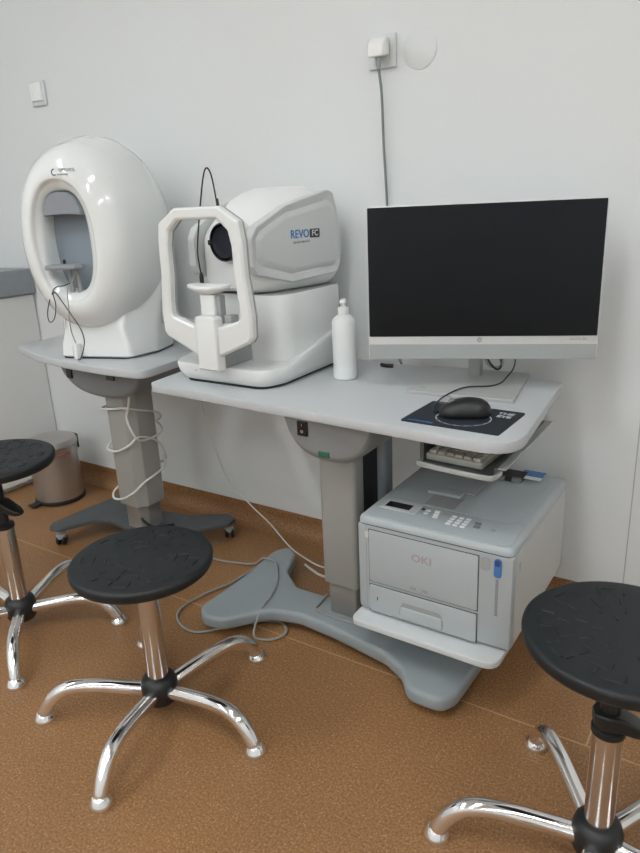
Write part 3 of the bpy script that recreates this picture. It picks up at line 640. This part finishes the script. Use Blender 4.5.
# lens
mm = Matrix.Rotation(pi/2, 4, 'X')
lx, lz = 0.026, 0.388
lb = obj('lens_barrel', lathe(BM(), [(0.062, 0.0), (0.060, 0.02), (0.052, 0.035)], 40, (lx, 0.095, lz), mtx=mm), 'white', t)
obj('lens', lathe(BM(), [(0.048, 0.0), (0.048, 0.030), (0.042, 0.037), (0.030, 0.034), (0.015, 0.033), (0.0005, 0.034)], 40, (lx, 0.085, lz), mtx=mm), 'lens', t)
obj('lens_hood', lathe(BM(), [(0.050, 0.0), (0.051, 0.01), (0.051, 0.033), (0.047, 0.036), (0.0485, 0.0)], 40, (lx, 0.08, lz), cap0=False, cap1=False, mtx=mm), 'black', t)
obj('lens_tab', box(BM(), -0.032, -0.018, 0.046, 0.060, 0.380, 0.394), 'black', t, bevel=0.003)
# head frame
fu = 0.017
out_h = [(0.075, 0.480), (0.138, 0.443), (0.146, 0.395), (0.148, 0.31), (0.160, 0.210), (0.158, 0.155), (0.148, 0.142), (0.045, 0.098)]
in_h = [(0.070, 0.450), (0.103, 0.422), (0.112, 0.385), (0.113, 0.31), (0.122, 0.235), (0.122, 0.205), (0.112, 0.196), (0.045, 0.176)]
def sym(h): return [(fu+x, z) for x, z in h]+[(fu-x, z) for x, z in reversed(h)]
so, si = sym(out_h), sym(in_h)
po, pi_ = rpoly(so, 0.010, 3), rpoly(si, 0.008, 3)
def ringloop(A, B, v0, v1, v2):
    bm = BM()
    rings = [[(p[0], v2, p[1]) for p in B], [(p[0], v0+0.004, p[1]) for p in B], [(p[0], v0, p[1]) for p in inset(B, -0.006)],
             [(p[0], v0, p[1]) for p in inset(A, 0.006)], [(p[0], v0+0.005, p[1]) for p in A], [(p[0], v2, p[1]) for p in A]]
    rings.append(rings[0])
    return loft(bm, rings, False, False)
V = -0.045
bm = ringloop(po, pi_, V, 0, V+0.020); bmesh.ops.remove_doubles(bm, verts=bm.verts, dist=1e-6)
fr = obj('head_frame', bm, 'white', t, smooth=25)
bm = ringloop(inset(po, -0.001), inset(pi_, 0.001), V+0.0202, 0, V+0.026); bmesh.ops.remove_doubles(bm, verts=bm.verts, dist=1e-6)
obj('frame_backing', bm, 'mid_grey', fr, smooth=25)
pu = fu+0.007
bm = BM(); prism(bm, rpoly([(pu-0.035, 0.058), (pu+0.035, 0.058), (pu+0.037, 0.12), (pu+0.037, 0.198), (pu+0.030, 0.204), (pu-0.030, 0.204), (pu-0.037, 0.198), (pu-0.037, 0.12)], 0.004, 3), V-0.010, V+0.024, 0.005, axis='y'); obj('frame_post', bm, 'white', t)
obj('post_link', box(BM(), fu-0.030, fu+0.030, V+0.02, 0.12, 0.058, 0.118), 'mid_grey', t, bevel=0.004)
cp_ = rpoly([(-0.068, -0.022), (-0.03, -0.034), (0.03, -0.034), (0.068, -0.022), (0.06, 0.022), (-0.06, 0.022)], 0.015)
bm = BM(); rings = [[(p.x*k+fu-0.012, p.y*k+0.0, z+abs(p.x)*0.12) for p in cp_] for k, z in ((0.45, 0.252), (0.8, 0.260), (1.0, 0.268), (1.0, 0.274), (0.93, 0.276), (0.5, 0.270))]
obj('chin_rest', loft(bm, rings), 'white_bright', t, smooth=50)
obj('chin_stem', prism(BM(), rpoly(rect(fu-0.035, fu+0.015, -0.02, 0.015), 0.006, 3), 0.18, 0.256, 0.001), 'white', t)
obj('stem_key', box(BM(), fu+0.016, fu+0.03, -0.012, 0.01, 0.18, 0.255), 'mid_grey', t, bevel=0.002)
obj('chin_motor', box(BM(), fu+0.048, fu+0.072, -0.02, 0.01, 0.185, 0.205), 'mid_grey', t, bevel=0.002)
cable('fixation_cable', [(-0.018, 0.085, 0.46), (-0.022, 0.082, 0.52), (-0.028, 0.078, 0.565), (-0.035, 0.07, 0.577), (-0.042, 0.062, 0.55), (-0.050, 0.05, 0.48), (-0.055, 0.04, 0.42), (-0.056, 0.03, 0.36), (-0.050, 0.03, 0.30)], 0.0022, 'black', parent=t)
obj('fixation_lamp', lathe(BM(), [(0.002, 0.272), (0.006, 0.278), (0.0065, 0.298), (0.003, 0.31)], 12, (-0.050, 0.03, 0)), 'black', t)
obj('cable_boot', lathe(BM(), [(0.007, 0.455), (0.006, 0.472), (0.003, 0.50)], 12, (-0.018, 0.085, 0)), 'black', t)
text('maker_name', 'OPTOPOL', 0.0105, 'grey_ink', t, (-0.083, 0.0038, 0.048), (85, 0, -3), bold=0.0002)
text('maker_name', 'technology', 0.006, 'grey_ink', t, (-0.09, 0.0030, 0.039), (85, 0, -3))
mk = BM(); tube(mk, [(0.0065*cos(a), 0.0065*sin(a), 0) for a in [R(100+20*i) for i in range(11)]], 0.0014, 6, 2)
o = obj('maker_mark', mk, 'navy', t); o.location = (-0.122, 0.0058, 0.044); o.rotation_euler = (R(85), 0, R(-8))

# ---------------------------------------------------------------- bottle
t = thing('spray_bottle', 'white round plastic bottle with push cap beside the computer screen', 'bottle', (-0.974, 1.612, 0.7152)); t.scale = (1, 1, 1.07)
obj('bottle_body', lathe(BM(), [(0.030, 0.0), (0.0335, 0.004), (0.0335, 0.03), (0.0325, 0.034), (0.0335, 0.038), (0.0335, 0.15), (0.031, 0.158), (0.018, 0.168), (0.014, 0.170)], 40), 'bottle', t)
obj('cap', lathe(BM(), [(0.0155, 0.170), (0.0155, 0.186), (0.013, 0.189), (0.007, 0.190), (0.007, 0.196), (0.010, 0.198), (0.0105, 0.204), (0.007, 0.209), (0.001, 0.210)], 28), 'bottle', t)

# ---------------------------------------------------------------- computer
t = thing('computer', 'all-in-one computer with black switched-off screen and silver foot on desk', 'computer', (-0.645, 1.700, 0.7152), 2)
bm = BM(); prism(bm, rpoly([(-0.110, -0.157), (0.168, -0.152), (0.134, 0.122), (-0.145, 0.118)], 0.006, 4), 0.0, 0.009, 0.0015); obj('stand_foot', bm, 'silver', t)
obj('foot_mark', lathe(BM(), [(0.009, 0.009), (0.009, 0.0094)], 20, (-0.078, -0.122, 0)), 'mid_grey', t)
obj('stand_column', prism(BM(), rpoly(rect(-0.012, 0.022, 0.04, 0.065), 0.004, 3), 0.009, 0.30, 0.001), 'silver', t)
hd = bpy.data.objects.new('display_unit', None)
rs_ = 19.4
mr = Matrix.Translation(Vector((0.062, -0.098, 0.089))) @ Matrix.Rotation(R(rs_), 4, 'Z') @ Matrix.Rotation(R(-0.5), 4, 'X')
def dob(name, bm, m, par, **k):
    bmesh.ops.transform(bm, matrix=mr, verts=bm.verts); return obj(name, bm, m, par, **k)
W2, HS = 0.276, 0.373
cs = dob('display_case', prism(BM(), rpoly(rect(-W2, W2, 0.0, HS), 0.005, 4), 0.0, 0.045, 0.003, axis='y'), 'bezel', t)
dob('screen', prism(BM(), rpoly(rect(-W2+0.003, W2-0.003, 0.058, HS-0.003), 0.002, 2), -0.0012, 0.002, axis='y'), 'screen', t)
dob('speaker_grille', prism(BM(), rect(-W2+0.002, W2-0.002, 0.002, 0.038), -0.0008, 0.002, axis='y'), 'grille', t)
dob('hinge', prism(BM(), rpoly(rect(-0.05, 0.05, 0.05, 0.20), 0.01, 3), 0.04, 0.115, 0.004, axis='y'), 'silver', t)
rv = 90-0.5
lp = mr @ Vector((0.0, -0.0006, 0.049))
lg = obj('maker_badge', lathe(BM(), [(0.0062, 0), (0.0062, 0.0006)], 20, mtx=Matrix.Rotation(pi/2, 4, 'X')), 'mid_grey', t)
lg.location = lp; lg.rotation_euler = (0, 0, R(rs_))
text('badge_text', 'hp', 0.009, 'bezel', lg, (0, -0.0009, 0.0006), (90, 0, 0), depth=0.0002)
text('model_name', 'EliteOne 800', 0.0072, 'grey_ink', t, mr @ Vector((0.232, -0.0006, 0.050)), (90, 0, rs_), depth=0.0002)
cable('cable', [(0.075, 0.0, 0.14), (0.085, 0.03, 0.07), (0.075, 0.05, 0.04), (0.03, 0.09, 0.03), (0.0, 0.10, 0.08)], 0.0035, 'silver', parent=t)
cable('cable', [(0.02, 0.015, 0.16), (0.045, 0.02, 0.07), (0.07, 0.03, 0.035), (0.078, 0.045, 0.05), (0.06, 0.04, 0.10)], 0.003, 'black', parent=t)

# small dark cable end on desk, left of the screen foot
tag(obj('cable_plug', tube(BM(), [(-0.945, 1.775, 0.7215), (-0.925, 1.77, 0.7215), (-0.905, 1.775, 0.7215)], 0.006, 10), 'black'), 'tiny black cable plug lying on the desk behind the bottle and screen', 'plug')

# ---------------------------------------------------------------- mouse pad and mouse
t = thing('mouse_pad', 'dark navy mouse pad with white ring and lettering at desk front', 'mouse pad', (-0.540, 1.402, 0.7152), -2)
obj('pad_sheet', prism(BM(), rpoly(rect(-0.115, 0.115, -0.085, 0.085), 0.006, 3), 0.0, 0.003), 'pad', t)
bm = BM(); n = 48
for i in range(n):
    a0, a1 = 2*pi*i/n, 2*pi*(i+1)/n; rr = 0.063; r2 = 0.059+0.0012*((i*7) % 3)
    q = [bm.verts.new((0.006+x*1.0, -0.012+y*0.92, 0.0033)) for x, y in [(rr*cos(a0), rr*sin(a0)), (rr*cos(a1), rr*sin(a1)), (r2*cos(a1), r2*sin(a1)), (r2*cos(a0), r2*sin(a0))]]
    bm.faces.new(q)
obj('printed_ring', bm, 'white_ink', t, smooth=0)
text('lettering', 'THE', 0.020, 'white_ink', t, (0.080, 0.058, 0.0031), (0, 0, 0), depth=0.0001, bold=0.0008)
text('lettering', 'EYE', 0.020, 'white_ink', t, (0.082, 0.036, 0.0031), (0, 0, 0), depth=0.0001, bold=0.0010)
text('lettering', 'ophthalmology', 0.0105, 'blue_ink', t, (-0.070, -0.073, 0.0031), (0, 0, 0), depth=0.0001, bold=0.0004)
text('lettering', 'VISION', 0.009, 'grey_ink', t, (-0.085, 0.075, 0.0031), (0, 0, 0), depth=0.0001)

t = thing('computer_mouse', 'black corded mouse resting on the navy mouse pad', 'mouse', (-0.540, 1.408, 0.7183), 22); t.scale = (1.1, 1.1, 1.12)
bm = BM(); rings = []
for z, kx, ky in ((0.001, 0.92, 0.9), (0.004, 1.0, 1.0), (0.012, 1.0, 1.0), (0.020, 0.95, 0.94), (0.028, 0.82, 0.82), (0.034, 0.6, 0.62), (0.037, 0.32, 0.34), (0.038, 0.08, 0.1)):
    ring = []
    for i in range(40):
        a = 2*pi*i/40; c, s = cos(a), sin(a)
        x = math.copysign(abs(c)**0.85, c)*0.052*kx; y = math.copysign(abs(s)**0.8, s)*0.031*ky*(1-0.10*math.exp(-(x/0.02)**2))
        ring.append((x+0.006*(z/0.038), y, z if x > 0 else z*(1+0.18*x/0.052)))
    rings.append(ring)
obj('mouse_shell', loft(bm, rings), 'black', t, smooth=60)
obj('scroll_wheel', lathe(BM(), [(0.004, -0.003), (0.007, -0.0025), (0.007, 0.0025), (0.004, 0.003)], 16, (-0.026, 0, 0.029), mtx=Matrix.Rotation(pi/2, 4, 'X')), 'housing', t)
ir = Matrix.Rotation(R(-22), 3, 'Z')
mp = [(-0.585, 1.392, 0.726), (-0.597, 1.40, 0.722), (-0.612, 1.43, 0.722), (-0.622, 1.475, 0.722), (-0.625, 1.52, 0.722), (-0.615, 1.560, 0.7265), (-0.60, 1.60, 0.7265), (-0.56, 1.625, 0.7265), (-0.545, 1.66, 0.7265), (-0.545, 1.71, 0.73), (-0.54, 1.75, 0.75), (-0.55, 1.78, 0.80)]
cable('cord', [ir @ (Vector(p)-Vector((-0.537, 1.412, 0.7183))) for p in mp], 0.0018, 'black', parent=t)

# ---------------------------------------------------------------- wall fittings
def outlet(x, z, lab):
    t = thing('wall_outlet', lab, 'outlet', (x, Y1, z))
    obj('frame', prism(BM(), rpoly(rect(-0.0425, 0.0425, -0.0425, 0.0425), 0.004, 3), -0.011, 0.0, 0.003, axis='y'), 'outlet', t)
    obj('insert', lathe(BM(), [(0.030, 0.0), (0.030, 0.0018), (0.0215, 0.0018), (0.0205, -0.004), (0.0005, -0.004)], 32, (0, -0.0112, 0), mtx=Matrix.Rotation(pi/2, 4, 'X')), 'white', t)
    return t
outlet(-0.984, 1.582, 'square white wall socket holding the plug, above the screen')
t2 = thing('wall_switch', 'small white wall box at upper left above egg-shaped device', 'switch', (-2.498, Y1, 1.646))
obj('frame', prism(BM(), rpoly(rect(-0.042, 0.042, -0.044, 0.044), 0.004, 3), -0.012, 0.0, 0.004, axis='y'), 'outlet', t2)
obj('cover', prism(BM(), rpoly([(-0.038, -0.028), (0.030, -0.028), (0.030, 0.038), (-0.038, 0.038)], 0.004, 3), -0.018, -0.011, 0.003, axis='y'), 'white_bright', t2)
tag(obj('blanking_cover', lathe(BM(), [(0.050, 0.0), (0.050, 0.002), (0.048, 0.0035), (0.0005, 0.004)], 48, (-0.874, Y1, 1.574), mtx=Matrix.Rotation(pi/2, 4, 'X')), 'wall'),
    'round pale blank cover plate beside the wall socket', 'cover plate')
t = thing('power_plug', 'white angled plug in the wall socket with cord hanging behind screen', 'plug', (-0.978, Y1-0.0165, 1.588))
bm = BM(); rings = []
for v, hx, z0, z1 in ((0.0, 0.020, -0.02, 0.02), (-0.012, 0.026, -0.022, 0.024), (-0.03, 0.028, -0.024, 0.022), (-0.042, 0.026, -0.026, 0.012), (-0.046, 0.022, -0.024, 0.006)):
    rings.append([(p.x, v, p.y) for p in rpoly(rect(-hx, hx, z0, z1), 0.009, 4)])
obj('plug_body', loft(BM(), rings), 'white_bright', t)
obj('strain_relief', lathe(BM(), [(0.0045, -0.055), (0.007, -0.045), (0.009, -0.022)], 14, (0.0, -0.026, 0)), 'mid_grey', t)
cable('cord', [(0, -0.026, -0.05), (0.003, -0.015, -0.12), (0.002, -0.005, -0.25), (0.004, 0.006, -0.40), (0.006, 0.008, -0.6), (0.02, 0.005, -0.80), (0.06, 0.003, -0.92), (0.10, 0.002, -1.10)], 0.0038, 'cable_teal', parent=t)

# ---------------------------------------------------------------- loose cables
cable('floor_cable', [(-1.64, 1.60, 0.006), (-1.531, 1.579, 0.006), (-1.42, 1.60, 0.006), (-1.345, 1.59, 0.03), (-1.295, 1.575, 0.0715), (-1.245, 1.572, 0.0715), (-1.205, 1.53, 0.0705), (-1.165, 1.475, 0.0705), (-1.135, 1.40, 0.0705), (-1.125, 1.345, 0.066), (-1.118, 1.295, 0.030), (-1.105, 1.282, 0.008), (-1.06, 1.300, 0.006), (-1.045, 1.345, 0.006), (-1.078, 1.378, 0.006), (-1.125, 1.37, 0.006),
                      (-1.192, 1.315, 0.006), (-1.272, 1.222, 0.006), (-1.351, 1.226, 0.006), (-1.405, 1.28, 0.006), (-1.400, 1.38, 0.006), (-1.366, 1.485, 0.006), (-1.355, 1.60, 0.006), (-1.34, 1.76, 0.006)], 0.0036, 'cable_grey', 'grey cable looping over floor around the desk base', k=10)
cable('hanging_cable', [(-1.485, 1.54, 0.686), (-1.515, 1.58, 0.60), (-1.545, 1.70, 0.28), (-1.488, 1.755, 0.155), (-1.42, 1.78, 0.08), (-1.34, 1.778, 0.012), (-1.26, 1.745, 0.006), (-1.153, 1.715, 0.006), (-1.02, 1.74, 0.006)], 0.0028, 'cable_white', 'pale thin cable hanging from desk underside down to the floor', k=10)
cable('trailing_cable', [(-1.215, 1.70, 0.006), (-1.17, 1.68, 0.006), (-1.12, 1.665, 0.006), (-1.02, 1.67, 0.006)], 0.0042, 'cable_white', 'short pale cable lying on floor behind the desk column', k=8)
cable('black_cable', [(-0.86, 1.84, 0.70), (-0.865, 1.84, 0.60), (-0.85, 1.845, 0.50), (-0.83, 1.85, 0.35)], 0.0035, 'housing', 'dark cable hanging behind the printer beside the rear post', k=8)
cable('coiled_cable', [(-0.99, 1.49, 0.070), (-0.985, 1.44, 0.070), (-0.975, 1.408, 0.070), (-0.91, 1.40, 0.070), (-0.85, 1.405, 0.070), (-0.81, 1.42, 0.072)] , 0.0038, 'cable_grey', 'grey cable curled around the foot of the desk column', k=8)
